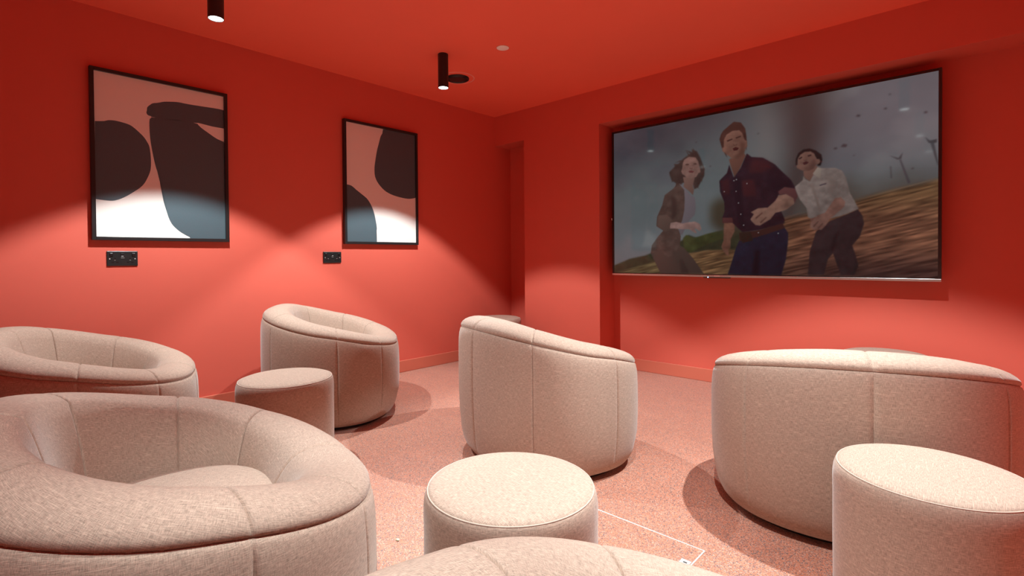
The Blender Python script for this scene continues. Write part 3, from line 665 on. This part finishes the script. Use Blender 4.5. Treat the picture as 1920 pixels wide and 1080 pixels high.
def make_chair():
    t = bpy.data.objects.new('tub_armchair', None); COL.objects.link(t); t.empty_display_size = 0.1
    for i, a in enumerate(SEAMS):
        b_ = SEAMS[(i+1) % 8] + (360 if i == 7 else 0)
        strip('outer_panel', range(len(OUT)+6), math.radians(a), math.radians(b_), out_fn, M_FAB, t)
        strip('rim_panel', range(17), math.radians(a), math.radians(b_), rim_fn, M_FABR if i % 2 else M_FAB, t)
    def sc(th):
        u, v, r = plan(th, 0.0185); return Vector((u, v, zseam(th)-0.0005))
    seam_cord('rim_seam', sc, M_SEAM, t, 0.0035)
    # seat cushion
    verts, uvs, faces = [], [], []
    prof = [(0.0, 0.030), (0.25, 0.0295), (0.5, 0.026), (0.68, 0.020), (0.82, 0.011), (0.92, 0.0), (0.975, -0.013), (1.0, -0.028), (0.995, -0.045)]
    n = 72
    for s, dz in prof:
        for i in range(n):
            th = 2*math.pi*i/n; u, v, r = plan(th, 0.185)
            verts.append((u*s, v*s, SEATZ+dz)); uvs.append((u*s+5, v*s+2))
    for j in range(len(prof)-1):
        for i in range(n):
            k = (i+1) % n; faces.append((j*n+i, (j+1)*n+i, (j+1)*n+k, j*n+k))
    me = bpy.data.meshes.new('seat_cushion'); me.from_pydata(verts, [], faces); me.update(); uvset(me, uvs)
    for p_ in me.polygons: p_.use_smooth = True
    link('seat_cushion', me, M_FAB, t)
    bm = bmesh.new(); rr = []
    for off, z in ((0.30, 0.0), (0.092, 0.0), (0.092, 0.028), (0.30, 0.028)):
        rr.append([bm.verts.new((*plan(2*math.pi*i/72, off)[:2], z)) for i in range(72)])
    for a, c in zip(rr[:-1], rr[1:]):
        for i in range(72): bm.faces.new((a[i], a[(i+1) % 72], c[(i+1) % 72], c[i]))
    bm.faces.new(rr[0]); bm.faces.new(rr[3])
    finish(bm, 'plinth', M_BASE, t)
    return t
def copy_tree(o):
    r_ = o.copy(); COL.objects.link(r_)
    for ch_ in list(o.children):
        c = ch_.copy(); COL.objects.link(c); c.parent = r_
    return r_
CHAIRS = [(2.384, -3.439, -1.741, 'large beige tub armchair in the left foreground with its seat cushion in view'),
          (0.771, -3.375, -1.939, 'beige tub armchair cut off by the left edge, low against the red wall'),
          (0.633, -2.130, -2.176, 'beige tub armchair by the left wall below the small socket, behind the round stool'),
          (2.063, -1.731, -1.87, 'beige tub armchair in the middle, its back to the camera in front of the pier'),
          (3.323, -1.397, -1.235, 'beige tub armchair at right with a brightly lit rim below the television'),
          (3.609, -3.318, -1.56, 'beige tub armchair at the bottom edge with only its pale rim showing')]
proto = make_chair()
for i, (x, y, ph, lb) in enumerate(CHAIRS):
    o = proto if i == 0 else copy_tree(proto)
    o.location = (x, y, 0); o.rotation_euler = (0, 0, ph)
    if i == 4: o.scale = (1.055, 1.046, 0.952)      # this one is a touch wider and lower
    tag(o, lb, 'armchair', 'tub armchairs facing the television')

# ------------------------------------------------------------------ round stools
PR_, PH_ = 0.217, 0.433
def revolve_uv(name, prof, mat, parent, n=80, flat=False, bulgef=None):
    verts, uvs, faces = [], [], []
    L_ = 0; pr = None
    for j, (r_, z) in enumerate(prof):
        if pr: L_ += math.hypot(r_-pr[0], z-pr[1])
        pr = (r_, z)
        for i in range(n+1):
            th = 2*math.pi*i/n
            verts.append((r_*math.cos(th), r_*math.sin(th), z))
            uvs.append((r_*math.cos(th)+2, r_*math.sin(th)) if flat else (th*PR_, L_))
    for j in range(len(prof)-1):
        for i in range(n):
            a = j*(n+1)+i; faces.append((a, a+1, a+n+2, a+n+1))
    me = bpy.data.meshes.new(name); me.from_pydata(verts, [], faces); me.update(); uvset(me, uvs)
    for p_ in me.polygons: p_.use_smooth = True
    return link(name, me, mat, parent)
def make_stool():
    t = bpy.data.objects.new('round_stool', None); COL.objects.link(t); t.empty_display_size = 0.1
    revolve_uv('side_cover', [(0.17, 0.014), (0.195, 0.013), (0.207, 0.018), (0.213, 0.035), (0.216, 0.08), (PR_, 0.2), (PR_, 0.33), (0.2175, 0.365), (0.2172, 0.385), (0.2155, 0.400), (0.212, 0.412), (0.2085, 0.4185), (0.204, 0.4200)], M_FAB, t)
    revolve_uv('top_panel', [(0.0, PH_), (0.06, PH_-0.0002), (0.12, PH_-0.001), (0.16, PH_-0.0025), (0.185, PH_-0.005), (0.198, PH_-0.009), (0.2045, PH_-0.0125), (0.206, PH_-0.0155)], M_FABR, t, flat=True)
    bm = bmesh.new(); n = 120; rings = []
    for i in range(n):
        th = 2*math.pi*i/n; d = Vector((math.cos(th), math.sin(th), 0)); p = d*0.2075+Vector((0, 0, 0.4185))
        rings.append([bm.verts.new(p+d*(0.0018*math.cos(a))+Vector((0, 0, 0.0018*math.sin(a)))) for a in [math.pi*k/3 for k in range(6)]])
    for i in range(n):
        a, c = rings[i], rings[(i+1) % n]
        for k in range(6): bm.faces.new((a[k], c[k], c[(k+1) % 6], a[(k+1) % 6]))
    finish(bm, 'piping', M_WELT, t, True)
    bm = bmesh.new(); lathe(bm, [(0, 0), (0.185, 0), (0.185, 0.016), (0, 0.016)], 60); finish(bm, 'plinth', M_BASE, t)
    return t
STOOLS = [(2.847, -2.827, 0.3, 'round beige stool in the middle foreground, whole top in view'),
          (1.255, -2.706, 1.1, 'round beige stool beside the armchair below the small socket'),
          (3.619, -2.047, 2.0, 'round beige stool at the right edge in front of the armchair'),
          (0.350, -0.326, 0.7, 'round stool in the dark corner alcove behind the middle armchair'),
          (3.300, -0.175, 1.7, 'round stool whose top just shows behind the bright-rimmed armchair below the television')]
proto = make_stool()
for i, (x, y, ph, lb) in enumerate(STOOLS):
    o = proto if i == 0 else copy_tree(proto)
    o.location = (x, y, 0); o.rotation_euler = (0, 0, ph)
    tag(o, lb, 'stool', 'round stools')

# ------------------------------------------------------------------ floor access hatch and crumb
HX0, HX1, HY0, HY1 = 2.44, 3.0377, -2.675, -2.078
t = thing('floor_hatch', 'floor access hatch edged with thin silver trim beside the middle stool', 'floor hatch', (HX0, HY0, 0))
w_ = 0.0055
def hp(name, mat, x0, x1, y0, y1, z0, z1, par=None, bev=0.0004):
    return boxo(name, mat, (x0-HX0, x1-HX0, y0-HY0, y1-HY0, z0, z1), par or t, bev, 1)
for d in ((HX0, HX1, HY1-w_, HY1), (HX0, HX1, HY0, HY0+w_), (HX0, HX0+w_, HY0+w_, HY1-w_), (HX1-w_, HX1, HY0+w_, HY1-w_)):
    hp('edge_trim', M_STEEL, *d, 0.0, 0.0022)
hp('carpeted_lid', M_FLOOR, HX0+w_, HX1-w_, HY0+w_, HY1-w_, 0.0, 0.0012, bev=0)
k = hp('lifting_plate', M_STEEL, HX1-0.040, HX1-0.007, -2.205, -2.172, 0.0012, 0.0032)
hp('key_slot', M_BASE, HX1-0.028, HX1-0.016, -2.191, -2.186, 0.0032, 0.0035, k, 0)
bm = bmesh.new(); bmesh.ops.create_icosphere(bm, subdivisions=2, radius=0.006)
for v_ in bm.verts: v_.co *= 1+0.25*rnd.uniform(-1, 1); v_.co.z *= 0.6
bmesh.ops.translate(bm, vec=(0, 0, 0.004), verts=bm.verts[:])
o = finish(bm, 'crumb', M_CRUMB, None, True); o.location = (2.216, -2.735, 0)
tag(o, 'tiny pale green crumb lying on the speckled floor left of the middle stool', 'crumb')
